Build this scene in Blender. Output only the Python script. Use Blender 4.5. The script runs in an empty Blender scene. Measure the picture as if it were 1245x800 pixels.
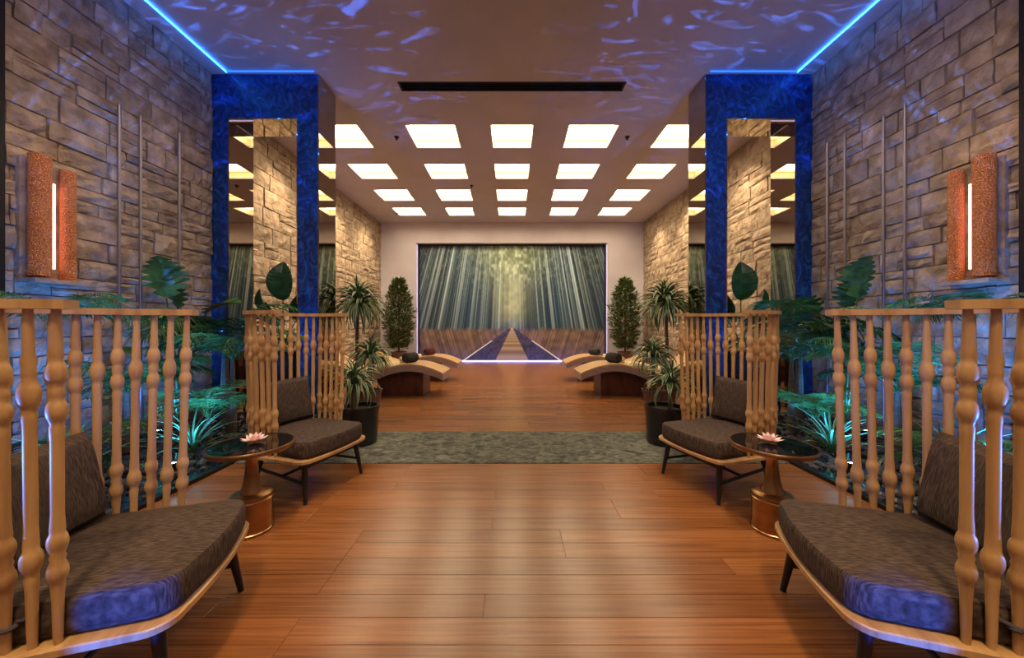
import bpy, bmesh, math, random
import numpy as np
from mathutils import Vector, Matrix
random.seed(7)
PI = math.pi
sc = bpy.context.scene
COL = sc.collection

# ------------------------------------------------------------------ camera
cam_d = bpy.data.cameras.new('camera')
cam_d.sensor_width = 36
cam_d.lens = 430/1245*36
cam_d.shift_y = -4/1245
cam_d.clip_start = 0.05
cam = bpy.data.objects.new('camera', cam_d)
COL.objects.link(cam)
cam.location = (0, 0, 1.2)
cam.rotation_euler = (PI/2, 0, 0)
sc.camera = cam

# ------------------------------------------------------------------ world / exposure
w = bpy.data.worlds.new('world')
sc.world = w
w.use_nodes = True
w.node_tree.nodes['Background'].inputs[0].default_value = (0.5, 0.45, 0.5, 1)
w.node_tree.nodes['Background'].inputs[1].default_value = 0.05
sc.view_settings.view_transform = 'Standard'
sc.view_settings.look = 'None'
sc.view_settings.gamma = 1
sc.view_settings.use_curve_mapping = False
sc.view_settings.exposure = 0.22

CEIL = 4.67
DIFFUSER = 17.0          # strength of the square ceiling lights


def lamp(name, kind, loc, target, power, color, **kw):
    d = bpy.data.lights.new(name, kind)
    d.energy = power
    d.color = color
    for k, v in kw.items():
        setattr(d, k, v)
    o = bpy.data.objects.new(name, d)
    COL.objects.link(o)
    o.location = loc
    v = Vector(target)-Vector(loc)
    o.rotation_euler = v.to_track_quat('-Z', 'Y').to_euler()
    return o


# added area lamps, unseen overhead: warm fill for the lounge part
for (x, y) in ((-1.5, 2.6), (1.5, 2.6), (0, 0.6), (-2.6, 0.2), (2.6, 0.2), (0, -2.0)):
    lamp('fill_area_lamp', 'AREA', (x, y, CEIL-0.03), (x, y, 0), 22, (1.0, 0.80, 0.62),
         shape='SQUARE', size=0.6)
# added narrow spots without fixtures, to brighten and warm each chair
for s in (-1, 1):
    lamp('chair_fill_spot', 'SPOT', (s*0.75, -0.3, CEIL-0.05), (s*1.4, 1.15, 0.6), 430, (1.0, 0.68, 0.36),
         spot_size=math.radians(34), spot_blend=0.8, shadow_soft_size=0.22)
    lamp('chair_fill_spot', 'SPOT', (s*0.9, 1.2, CEIL-0.05), (s*1.5, 2.6, 0.6), 230, (1.0, 0.76, 0.60),
         spot_size=math.radians(30), spot_blend=0.8, shadow_soft_size=0.06)
for s in (-1, 1):  # added spot without a fixture, brightens the copper cylinders
    lamp('sconce_fill_spot', 'SPOT', (s*3.1, 2.5, CEIL-0.06), (s*4.08, 3.1, 2.1), 95, (1.0, 0.62, 0.38),
         spot_size=math.radians(26), spot_blend=1.0, shadow_soft_size=0.08)
# added spots without fixtures, brightening the stone walls
for s in (-1, 1):
    for y in (3.0, 4.2):
        lamp('wall_fill_spot', 'SPOT', (s*3.0, y, CEIL-0.06), (s*4.15, y, 1.5), 26, (1.0, 0.72, 0.52),
             spot_size=math.radians(75), spot_blend=1.0, shadow_soft_size=0.08)
    for y in (6.6, 8.8, 10.6):
        lamp('wall_fill_spot', 'SPOT', (s*3.75, y, CEIL-0.06), (s*4.45, y, 2.2), 190, (1.0, 0.72, 0.42),
             spot_size=math.radians(85), spot_blend=1.0, shadow_soft_size=0.08)
    # blue projectors low beside the camera and in the garden bed
    lamp('blue_projector', 'SPOT', (s*1.33, -0.7, 0.35), (s*1.125, 1.06, 0.365), 520, (0.0, 0.11, 1.0),
         spot_size=math.radians(9), spot_blend=0.15, shadow_soft_size=0.02)
    lamp('blue_projector', 'SPOT', (s*2.3, 0.62, 0.6), (s*1.42, 1.0, 0.80), 150, (0.05, 0.20, 1.0),
         spot_size=math.radians(38), spot_blend=0.6, shadow_soft_size=0.02)
    lamp('blue_projector', 'SPOT', (s*3.0, 1.5, 0.25), (s*4.1, 2.9, 1.0), 160, (0.05, 0.22, 1.0),
         spot_size=math.radians(85), spot_blend=0.8, shadow_soft_size=0.03)
    # water-effect projector: blue light through a rippled gobo, thrown at the ceiling
    g = lamp('water_projector', 'SPOT', (s*3.3, 2.0, 1.0), (s*2.95, 4.2, CEIL), 560, (0.06, 0.20, 1.0),
             spot_size=math.radians(62), spot_blend=0.6, shadow_soft_size=0.01)
    d = g.data
    d.use_nodes = True
    nt = d.node_tree
    em = nt.nodes['Emission']
    tc = nt.nodes.new('ShaderNodeTexCoord')
    mp = nt.nodes.new('ShaderNodeMapping')
    mp.inputs['Scale'].default_value = (7, 24, 7)
    mp.inputs['Location'].default_value = (s*3, 1, 0)
    nz = nt.nodes.new('ShaderNodeTexNoise')
    nz.inputs['Scale'].default_value = 1.2
    nz.inputs['Detail'].default_value = 3
    nz.inputs['Distortion'].default_value = 1.6
    cr = nt.nodes.new('ShaderNodeMapRange')
    cr.inputs['From Min'].default_value = 0.57
    cr.inputs['From Max'].default_value = 0.72
    cr.inputs['To Min'].default_value = 0.05
    cr.inputs['To Max'].default_value = 2.0
    nt.links.new(tc.outputs['Normal'], mp.inputs[0])
    nt.links.new(mp.outputs[0], nz.inputs[0])
    nt.links.new(nz.outputs['Fac'], cr.inputs[0])
    nt.links.new(cr.outputs[0], em.inputs['Strength'])

# ------------------------------------------------------------------ materials


def mat(name, color=(0.5, 0.5, 0.5), rough=0.5, metal=0.0, emis=None, es=1.0, spec=0.5, coat=0, sss=0):
    m = bpy.data.materials.new(name)
    m.use_nodes = True
    b = m.node_tree.nodes['Principled BSDF']
    b.inputs['Base Color'].default_value = (*color, 1)
    b.inputs['Roughness'].default_value = rough
    b.inputs['Metallic'].default_value = metal
    b.inputs['Specular IOR Level'].default_value = spec
    b.inputs['Coat Weight'].default_value = coat
    if emis:
        b.inputs['Emission Color'].default_value = (*emis, 1)
        b.inputs['Emission Strength'].default_value = es
    return m


def N(m, t, **kw):
    n = m.node_tree.nodes.new('ShaderNode'+t)
    for k, v in kw.items():
        if k in n.inputs:
            n.inputs[k].default_value = v
        else:
            setattr(n, k, v)
    return n


def textured(name, cols, scale=(1, 1, 1), nscale=4, detail=5, rough=0.5, metal=0, bump=0.2, coord='Object',
             rand=0.0, spec=0.5, dist=0.0, lo=0.3, hi=0.7, bscale=None, coat=0, bdist=0.02):
    """noise driven colour ramp, per object random value shift, bump"""
    m = mat(name, cols[0], rough, metal, spec=spec, coat=coat)
    L = m.node_tree.links
    b = m.node_tree.nodes['Principled BSDF']
    tc = N(m, 'TexCoord')
    mp = N(m, 'Mapping', Scale=scale)
    oi = N(m, 'ObjectInfo')
    L.new(tc.outputs[coord], mp.inputs[0])
    off = N(m, 'VectorMath', operation='SCALE')
    off.inputs[0].default_value = (37, 91, 53)
    L.new(oi.outputs['Random'], off.inputs['Scale'])
    if rand:
        L.new(off.outputs[0], mp.inputs['Location'])
    nz = N(m, 'TexNoise', Scale=nscale, Detail=detail, Distortion=dist)
    L.new(mp.outputs[0], nz.inputs['Vector'])
    cr = N(m, 'ValToRGB')
    e = cr.color_ramp.elements
    e[0].position = lo
    e[1].position = hi
    e[0].color = (*cols[0], 1)
    e[1].color = (*cols[-1], 1)
    for i, c in enumerate(cols[1:-1]):
        x = e.new(lo+(hi-lo)*(i+1)/(len(cols)-1))
        x.color = (*c, 1)
    L.new(nz.outputs['Fac'], cr.inputs[0])
    out = cr.outputs[0]
    if rand:
        hs = N(m, 'HueSaturation')
        mr = N(m, 'MapRange')
        mr.inputs['To Min'].default_value = 1-rand
        mr.inputs['To Max'].default_value = 1+rand
        L.new(oi.outputs['Random'], mr.inputs[0])
        L.new(mr.outputs[0], hs.inputs['Value'])
        L.new(out, hs.inputs['Color'])
        out = hs.outputs[0]
    L.new(out, b.inputs['Base Color'])
    if bump:
        bp = N(m, 'Bump', Strength=bump, Distance=bdist)
        if bscale:
            n2 = N(m, 'TexNoise', Scale=bscale, Detail=6)
            L.new(mp.outputs[0], n2.inputs['Vector'])
            L.new(n2.outputs['Fac'], bp.inputs['Height'])
        else:
            L.new(nz.outputs['Fac'], bp.inputs['Height'])
        L.new(bp.outputs[0], b.inputs['Normal'])
    return m


M = {}
M['stone'] = textured('rough_limestone', [(0.24, 0.18, 0.13), (0.38, 0.295, 0.22), (0.50, 0.40, 0.31)], (1, 1, 1), 7, 8,
                      rough=0.9, bump=0.9, rand=0.14, bscale=9, bdist=0.05, spec=0.2)
M['mortar'] = textured('wall_mortar', [(0.20, 0.15, 0.11), (0.30, 0.22, 0.17)], nscale=12, rough=0.95, bump=0.3)
M['plaster'] = textured('lilac_plaster', [(0.60, 0.56, 0.66), (0.66, 0.62, 0.72)], nscale=2, rough=0.8, bump=0.05)
M['ceiling'] = textured('ceiling_paint', [(0.52, 0.48, 0.52), (0.58, 0.53, 0.57)], nscale=1.5, rough=0.85, bump=0.03)
M['plank'] = textured('honey_wood_floor', [(0.13, 0.040, 0.012), (0.25, 0.092, 0.026), (0.34, 0.145, 0.048)], (0.7, 34, 1), 2.6, 9,
                      rough=0.24, bump=0.06, rand=0.16, dist=0.4, spec=0.5, lo=0.22, hi=0.78, bdist=0.004)
M['subfloor'] = mat('plank_joint', (0.22, 0.09, 0.034), 0.6)
M['carpet'] = textured('moss_carpet', [(0.055, 0.060, 0.045), (0.14, 0.145, 0.11), (0.26, 0.25, 0.19)], (1, 1.6, 1), 9, 8, rough=0.95,
                       bump=0.8, dist=1.4, bscale=60, spec=0.1)
M['oak'] = textured('oak_wood', [(0.42, 0.22, 0.085), (0.57, 0.33, 0.13), (0.64, 0.40, 0.17)], (9, 9, 0.8), 2.5, 6, rough=0.42,
                    bump=0.04, rand=0.06, spec=0.5)
M['oak_flat'] = textured('oak_board', [(0.42, 0.22, 0.085), (0.57, 0.33, 0.13), (0.64, 0.40, 0.17)], (2, 12, 2), 2.5, 6,
                         rough=0.42, bump=0.04)
M['black_wood'] = textured('black_stained_wood', [(0.010, 0.009, 0.010), (0.022, 0.018, 0.018)], (8, 8, 1), 3, rough=0.35, bump=0.05)
M['fabric'] = textured('brown_woven_fabric', [(0.028, 0.019, 0.012), (0.078, 0.054, 0.040), (0.155, 0.112, 0.084)], (150, 12, 12), 2.5, 6,
                       rough=0.92, bump=0.2, spec=0.15, bdist=0.003)
M['tie'] = mat('cushion_tie_cloth', (0.07, 0.06, 0.07), 0.9)
M['copper'] = textured('brushed_bronze', [(0.36, 0.20, 0.085), (0.52, 0.31, 0.15)], (1, 1, 4), 5, rough=0.30, metal=1, bump=0.02)
M['black_glass'] = mat('black_glass', (0.004, 0.004, 0.006), 0.03, spec=0.7)
M['petal'] = textured('lotus_petal', [(0.85, 0.52, 0.50), (0.95, 0.80, 0.74)], nscale=20, rough=0.5, bump=0)
M['petal_core'] = mat('lotus_core', (0.9, 0.45, 0.2), 0.6)
M['blue'] = textured('blue_marbled_plaster', [(0.002, 0.014, 0.07), (0.006, 0.050, 0.23), (0.02, 0.14, 0.50)], (1, 1, 0.8), 7, 10,
                     rough=0.35, bump=0.5, dist=2.2, lo=0.32, hi=0.72, spec=0.5)
M['mirror'] = mat('bronze_mirror', (0.40, 0.35, 0.28), 0.015, 1)
M['chrome'] = mat('steel_tube', (0.35, 0.32, 0.36), 0.4, 1)
M['dark_metal'] = mat('dark_metal', (0.015, 0.015, 0.018), 0.4, 0.6)
M['vent_dark'] = mat('vent_dark', (0.03, 0.04, 0.05), 0.6)
M['diffuser'] = mat('warm_light_diffuser', (0.9, 0.85, 0.7), 0.6, emis=(1.0, 0.84, 0.58), es=DIFFUSER)
# opal sheet, brightest over its tubes and dimmer, warmer towards its rim
_m = M['diffuser']
_L = _m.node_tree.links
_tc = N(_m, 'TexCoord')
_sp = N(_m, 'SeparateXYZ')
_L.new(_tc.outputs['Generated'], _sp.inputs[0])
_a = N(_m, 'Math', operation='SUBTRACT')
_a.inputs[1].default_value = 0.5
_L.new(_sp.outputs[1], _a.inputs[0])
_b = N(_m, 'Math', operation='ABSOLUTE')
_L.new(_a.outputs[0], _b.inputs[0])
_c = N(_m, 'ValToRGB')
_e = _c.color_ramp.elements
_e[0].position = 0.12
_e[0].color = (1.0, 0.84, 0.56, 1)
_e[1].position = 0.44
_e[1].color = (0.16, 0.105, 0.045, 1)
_L.new(_b.outputs[0], _c.inputs[0])
_L.new(_c.outputs[0], _m.node_tree.nodes['Principled BSDF'].inputs['Emission Color'])
M['coffer'] = mat('cream_coffer', (0.85, 0.72, 0.50), 0.7)
M['led_blue'] = mat('blue_led', (0.1, 0.3, 1), 0.5, emis=(0.02, 0.20, 1.0), es=14)
M['led_blue_dim'] = mat('dim_blue_led', (0.1, 0.3, 1), 0.5, emis=(0.01, 0.12, 1.0), es=2.2)
M['led_lilac'] = mat('lilac_led', (0.7, 0.7, 1), 0.5, emis=(0.42, 0.45, 1.0), es=4)
M['led_edge'] = mat('dim_lilac_led', (0.7, 0.7, 1), 0.5, emis=(0.5, 0.45, 0.9), es=0.45)
M['pink_tube'] = mat('pink_light_tube', (1, 0.7, 0.7), 0.5, emis=(1.0, 0.46, 0.36), es=4)
M['spot_lens'] = mat('cyan_spot_lens', (0.6, 0.9, 1), 0.4, emis=(0.35, 0.75, 1.0), es=25)
M['pot_black'] = textured('black_glazed_pot', [(0.008, 0.007, 0.008), (0.02, 0.018, 0.018)], nscale=5, rough=0.25, bump=0.05)
M['pot_brown'] = mat('brown_clay_pot', (0.14, 0.07, 0.055), 0.6)
M['soil'] = textured('potting_soil', [(0.02, 0.013, 0.01), (0.05, 0.035, 0.025)], nscale=30, rough=1, bump=0.8)
M['pebble'] = textured('dark_pebble', [(0.03, 0.03, 0.035), (0.12, 0.11, 0.11)], nscale=3, rough=0.25, bump=0.1, rand=0.3)
M['water'] = mat('dark_water', (0.004, 0.010, 0.016), 0.04, spec=0.8)
M['lounger_top'] = textured('honey_lounger_wood', [(0.42, 0.24, 0.11), (0.62, 0.40, 0.20)], (2, 14, 2), 2.5, rough=0.45, bump=0.05)
M['lounger_side'] = textured('pale_lounger_edge', [(0.30, 0.20, 0.17), (0.42, 0.29, 0.24)], (2, 2, 14), 3, rough=0.5, bump=0.05)
M['lounger_base'] = textured('mahogany_plinth', [(0.045, 0.012, 0.006), (0.12, 0.035, 0.018)], (5, 5, 1), 3, rough=0.3, bump=0.03)
M['towel_dark'] = textured('dark_terry', [(0.012, 0.012, 0.012), (0.05, 0.045, 0.035)], nscale=22, rough=1, bump=0.8)
M['towel_red'] = textured('burgundy_terry', [(0.04, 0.006, 0.008), (0.12, 0.02, 0.025)], nscale=22, rough=1, bump=0.8)
M['cream'] = textured('cream_cushion', [(0.50, 0.42, 0.24), (0.68, 0.60, 0.40)], nscale=12, rough=0.9, bump=0.2)
M['bark'] = textured('bark', [(0.07, 0.045, 0.025), (0.16, 0.11, 0.06)], (1, 1, 6), 5, rough=0.9, bump=0.5)
M['green_stem'] = mat('green_stem', (0.07, 0.13, 0.03), 0.5)


def leafmat(name, a, b, rough=0.42):
    m = textured(name, [a, b], (1, 1, 1), 9, 3, rough=rough, bump=0.1, rand=0.25)
    bs = m.node_tree.nodes['Principled BSDF']
    bs.inputs['Subsurface Weight'].default_value = 0.0
    return m


M['leaf_dark'] = leafmat('dark_leaf', (0.008, 0.045, 0.014), (0.03, 0.12, 0.03), 0.25)
M['leaf_frond'] = leafmat('frond_leaf', (0.02, 0.08, 0.018), (0.10, 0.26, 0.05), 0.3)
M['leaf_grass'] = leafmat('grass_leaf', (0.06, 0.20, 0.07), (0.16, 0.38, 0.14))
M['leaf_bush'] = leafmat('bush_leaf', (0.03, 0.07, 0.02), (0.16, 0.20, 0.055), 0.5)
M['leaf_big'] = leafmat('broad_leaf', (0.008, 0.045, 0.014), (0.03, 0.12, 0.03), 0.3)
# striped strap leaf: pale margins, dark centre (leaf uses UV.x across)
m = mat('striped_leaf', (0.1, 0.2, 0.05), 0.4)
L = m.node_tree.links
uv = N(m, 'UVMap')
sp = N(m, 'SeparateXYZ')
L.new(uv.outputs[0], sp.inputs[0])
cr = N(m, 'ValToRGB')
e = cr.color_ramp.elements
e[0].position = 0.14
e[0].color = (0.38, 0.46, 0.22, 1)
e[1].position = 0.24
e[1].color = (0.025, 0.095, 0.03, 1)
x = e.new(0.76)
x.color = (0.025, 0.095, 0.03, 1)
x = e.new(0.86)
x.color = (0.38, 0.46, 0.22, 1)
L.new(sp.outputs[0], cr.inputs[0])
L.new(cr.outputs[0], m.node_tree.nodes['Principled BSDF'].inputs['Base Color'])
M['leaf_striped'] = m
# perforated copper
m = mat('perforated_copper', (0.7, 0.25, 0.1), 0.55, 0.25)
L = m.node_tree.links
b = m.node_tree.nodes['Principled BSDF']
tc = N(m, 'TexCoord')
vo = N(m, 'TexVoronoi', Scale=95)
L.new(tc.outputs['Object'], vo.inputs['Vector'])
cr = N(m, 'ValToRGB')
e = cr.color_ramp.elements
e[0].position = 0.10
e[0].color = (1.0, 0.50, 0.18, 1)
e[1].position = 0.55
e[1].color = (0.62, 0.19, 0.045, 1)
L.new(vo.outputs['Distance'], cr.inputs[0])
L.new(cr.outputs[0], b.inputs['Base Color'])
bp = N(m, 'Bump', Strength=1.0, Distance=0.02)
L.new(vo.outputs['Distance'], bp.inputs['Height'])
L.new(bp.outputs[0], b.inputs['Normal'])
M['perforated'] = m
# mural print: reads the colour attribute painted below
m = mat('mural_print', (0.5, 0.5, 0.5), 0.5, spec=0.3)
at = N(m, 'Attribute', attribute_name='print')
m.node_tree.links.new(at.outputs['Color'], m.node_tree.nodes['Principled BSDF'].inputs['Base Color'])
M['mural'] = m

# ------------------------------------------------------------------ helpers


def mesh_obj(name, data, material=None, parent=None, loc=None, smooth=False):
    """data = (verts, faces) or a Mesh"""
    if isinstance(data, bpy.types.Mesh):
        me = data
    else:
        me = make_mesh(name, data, material, smooth)
    o = bpy.data.objects.new(name, me)
    COL.objects.link(o)
    if parent:
        o.parent = parent
    if loc:
        o.location = loc
    return o


def make_mesh(name, data, material=None, smooth=False):
    me = bpy.data.meshes.new(name)
    me.from_pydata([tuple(v) for v in data[0]], [], data[1])
    me.update()
    if material:
        me.materials.append(material)
    if smooth:
        for p in me.polygons:
            p.use_smooth = True
        me.set_sharp_from_angle(angle=math.radians(38))
    return me


def thing(name, label, cat, loc=(0, 0, 0), rz=0, group=None):
    o = bpy.data.objects.new(name, None)
    COL.objects.link(o)
    o.empty_display_size = 0.1
    o.location = loc
    o.rotation_euler = (0, 0, rz)
    o['label'] = label
    o['category'] = cat
    if group:
        o['group'] = group
    return o


def tag(o, label, cat, group=None):
    o['label'] = label
    o['category'] = cat
    if group:
        o['group'] = group
    return o


def struct(o):
    o['kind'] = 'structure'
    return o


def copy_tree(o, parent=None):
    c = o.copy()
    COL.objects.link(c)
    c.parent = parent
    for ch in list(o.children):
        copy_tree(ch, c)
    return c


def merge(*ds):
    V, F = [], []
    for v, f in ds:
        k = len(V)
        V += [tuple(a) for a in v]
        F += [tuple(i+k for i in q) for q in f]
    return V, F


def box(x0, x1, y0, y1, z0, z1):
    V = [(x0, y0, z0), (x1, y0, z0), (x1, y1, z0), (x0, y1, z0), (x0, y0, z1), (x1, y0, z1), (x1, y1, z1), (x0, y1, z1)]
    F = [(0, 3, 2, 1), (4, 5, 6, 7), (0, 1, 5, 4), (1, 2, 6, 5), (2, 3, 7, 6), (3, 0, 4, 7)]
    return V, F


def lathe(prof, seg=24, cap=True):
    V, F = [], []
    for r, z in prof:
        for i in range(seg):
            a = 2*PI*i/seg
            V.append((r*math.cos(a), r*math.sin(a), z))
    n = len(prof)
    for j in range(n-1):
        for i in range(seg):
            k = (i+1) % seg
            F.append((j*seg+i, j*seg+k, (j+1)*seg+k, (j+1)*seg+i))
    if cap:
        F.append(tuple(reversed(range(seg))))
        F.append(tuple((n-1)*seg+i for i in range(seg)))
    return V, F


def tube(pts, radii, seg=8):
    V, F = [], []
    pts = [Vector(p) for p in pts]
    if not hasattr(radii, '__len__'):
        radii = [radii]*len(pts)
    for j, p in enumerate(pts):
        t = (pts[min(j+1, len(pts)-1)]-pts[max(j-1, 0)]).normalized()
        a = t.cross(Vector((0, 0, 1)))
        if a.length < 0.05:
            a = t.cross(Vector((0, 1, 0)))
        a.normalize()
        b_ = t.cross(a)
        for i in range(seg):
            q = 2*PI*i/seg
            V.append(p+radii[j]*(a*math.cos(q)+b_*math.sin(q)))
    for j in range(len(pts)-1):
        for i in range(seg):
            k = (i+1) % seg
            F.append((j*seg+i, j*seg+k, (j+1)*seg+k, (j+1)*seg+i))
    F.append(tuple(reversed(range(seg))))
    F.append(tuple((len(pts)-1)*seg+i for i in range(seg)))
    return V, F


def xf(d, mtx):
    return [mtx @ Vector(v) for v in d[0]], d[1]


def bevel_box(x0, x1, y0, y1, z0, z1, r=0.01, seg=2):
    bm = bmesh.new()
    v, f = box(x0, x1, y0, y1, z0, z1)
    vs = [bm.verts.new(a) for a in v]
    for q in f:
        bm.faces.new([vs[i] for i in q])
    bmesh.ops.bevel(bm, geom=bm.edges[:], offset=r, segments=seg, affect='EDGES', profile=0.5)
    bm.verts.index_update()
    out = [v.co.copy() for v in bm.verts], [tuple(v.index for v in f.verts) for f in bm.faces]
    bm.free()
    return out


# ------------------------------------------------------------------ setting: floor
FX = 4.45
floor = struct(mesh_obj('floor', box(-FX-0.3, FX+0.3, -3.2, 12.3, -0.06, -0.006), M['subfloor']))
PW = 0.125
BED = 2.42


def plank_mesh(L_, W_):
    g = 0.0006
    return make_mesh('plank', bevel_box(g, L_-g, g, W_-g, -0.006, 0.0, 0.0012, 1), M['plank'])


plens = [1.15, 1.55, 1.95, 2.4]
pm = {l: plank_mesh(l, PW) for l in plens}
CAR0, CAR1 = 3.08, 3.99
y = 0.58
rows = []
while y+PW < CAR0+0.01:
    rows.append(y)
    y += PW
yy = CAR1+0.004
while yy < 7.0:
    rows.append(yy)
    yy += PW
rnd = random.Random(3)
for r, y in enumerate(rows):
    front = y < CAR0
    lim = BED if front else 4.45
    if not front and y > 4.9:
        lim = 4.4
    x = -lim
    tgt = lim
    first = True
    while x < tgt-0.02:
        l = rnd.choice(plens)
        if first:
            l = rnd.choice(plens[:2])
            first = False
        rem = tgt-x
        if rem-l < 0.5:
            k = rem
            mm = plank_mesh(k, PW)
        else:
            k = l
            mm = pm[l]
        if not (abs(x) > 2.7 and not front and y < 5.4 and abs(x+k) > 2.7 and x*(x+k) > 0):
            p = mesh_obj('plank', mm, parent=floor, loc=(x, y, 0))
        x += k
# beyond the range where boards can be told apart: joined boards
far = []
while yy < 12.2:
    x = -4.45
    while x < 4.4:
        l = min(rnd.choice(plens)*1.2, 4.45-x)
        far.append(box(x+0.002, x+l-0.002, yy+0.0015, yy+PW-0.0015, -0.006, 0.0))
        x += l
    yy += PW
o = mesh_obj('joined_planks', merge(*far), M['plank'], parent=floor)
o['kind'] = 'stuff'
near = []
y = 0.58-PW
while y > -3.1:
    near.append(box(-BED, BED, y+0.0015, y+PW-0.0015, -0.006, 0.0))
    y -= PW
o = mesh_obj('joined_planks', merge(*near), M['plank'], parent=floor)
o['kind'] = 'stuff'

carpet = mesh_obj('carpet_strip', bevel_box(-BED, BED, CAR0, CAR1, -0.006, 0.006, 0.003, 1), M['carpet'])
tag(carpet, 'mottled grey-green carpet strip crossing the wooden floor', 'carpet')

# ------------------------------------------------------------------ setting: ceiling with recesses
rowsY = [(6.12, 6.90), (7.60, 8.35), (9.04, 9.82), (10.42, 11.14)]
H = CEIL-1.2
mid = [(0.287, 0.533), (0.298, 0.545), (0.312, 0.563), (0.34, 0.568)]
cen = [0.106, 0.109, 0.114, 0.119]
holes = [(5.04, 5.22, [(-1.61, 1.61)])]
lights = []
for i, (a, b_) in enumerate(rowsY):
    m0, m1 = mid[i]
    xs = [(-1.02*H, -0.776*H), (-m1*H, -m0*H), (-cen[i]*H, cen[i]*H), (m0*H, m1*H), (0.776*H, 1.02*H)]
    holes.append((a, b_, xs))
    for j, (x0, x1) in enumerate(xs):
        lights.append((i, j, x0, x1, a, b_))
CT = 0.04
parts = []
y = -3.2
for (a, b_, xs) in holes:
    parts.append(box(-4.75, 4.75, y, a, CEIL, CEIL+CT))
    x = -4.75
    for (x0, x1) in xs:
        parts.append(box(x, x0, a, b_, CEIL, CEIL+CT))
        x = x1
    parts.append(box(x, 4.75, a, b_, CEIL, CEIL+CT))
    y = b_
parts.append(box(-4.75, 4.75, y, 12.4, CEIL, CEIL+CT))
struct(mesh_obj('ceiling', merge(*parts), M['ceiling']))
rown = ['front row, nearest the vent slot', 'second row from the vent slot', 'third row from the vent slot',
        'last row, next to the mural wall']
coln = ['far left', 'second from the left', 'in the middle', 'second from the right', 'far right']
for (i, j, x0, x1, a, b_) in lights:
    t = thing('ceiling_light', 'square warm recessed ceiling light, %s, %s' % (coln[j], rown[i]), 'ceiling light',
              ((x0+x1)/2, (a+b_)/2, CEIL+CT), 0, 'square recessed lights in the ceiling')
    hx, hy = (x1-x0)/2, (b_-a)/2
    D = 0.13
    mesh_obj('coffer', merge(box(-hx-.01, -hx, -hy, hy, 0, D), box(hx, hx+.01, -hy, hy, 0, D),
                             box(-hx, hx, -hy-.01, -hy, 0, D), box(-hx, hx, hy, hy+.01, 0, D)), M['coffer'], t)
    mesh_obj('diffuser', box(-hx, hx, -hy, hy, D-0.01, D), M['diffuser'], t)
# vent slot
t = thing('ceiling_vent', 'long dark slot vent in the ceiling before the square lights', 'ceiling vent', (0, 5.13, CEIL))
mesh_obj('backing', box(-1.61, 1.61, -0.09, 0.09, 0.06, 0.07), M['vent_dark'], t)
mesh_obj('frame', merge(box(-1.62, 1.62, -0.10, -0.075, -0.006, 0.05), box(-1.62, 1.62, 0.075, 0.10, -0.006, 0.05),
                        box(-1.63, -1.60, -0.1, 0.1, -0.006, 0.05), box(1.60, 1.63, -0.1, 0.1, -0.006, 0.05)), M['dark_metal'], t)
sl = make_mesh('slat', box(-1.6, 1.6, -0.006, 0.006, 0.0, 0.05), M['dark_metal'])
for yv in (-0.03, 0.03):
    mesh_obj('slat', sl, parent=t, loc=(0, yv, 0))
# sprinklers
for (px, yv, nm) in ((-2.12, 6.5, 'small ceiling sprinkler between the lights on the left'),
                     (2.12, 6.5, 'small ceiling sprinkler between the lights on the right'),
                     (-3.55, 10.9, 'small ceiling sprinkler by the far left light'),
                     (-1.0, 8.75, 'small ceiling sprinkler left of the middle column of lights')):
    o = mesh_obj('sprinkler', lathe([(0.045, 0), (0.045, -0.008), (0.02, -0.012), (0.012, -0.04), (0.025, -0.045), (0.025, -0.05)], 12),
                 M['dark_metal'], loc=(px, yv, CEIL))
    tag(o, nm, 'sprinkler')

# ------------------------------------------------------------------ setting: walls
WX = 4.15
PY0, PY1 = 4.88, 5.34


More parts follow.
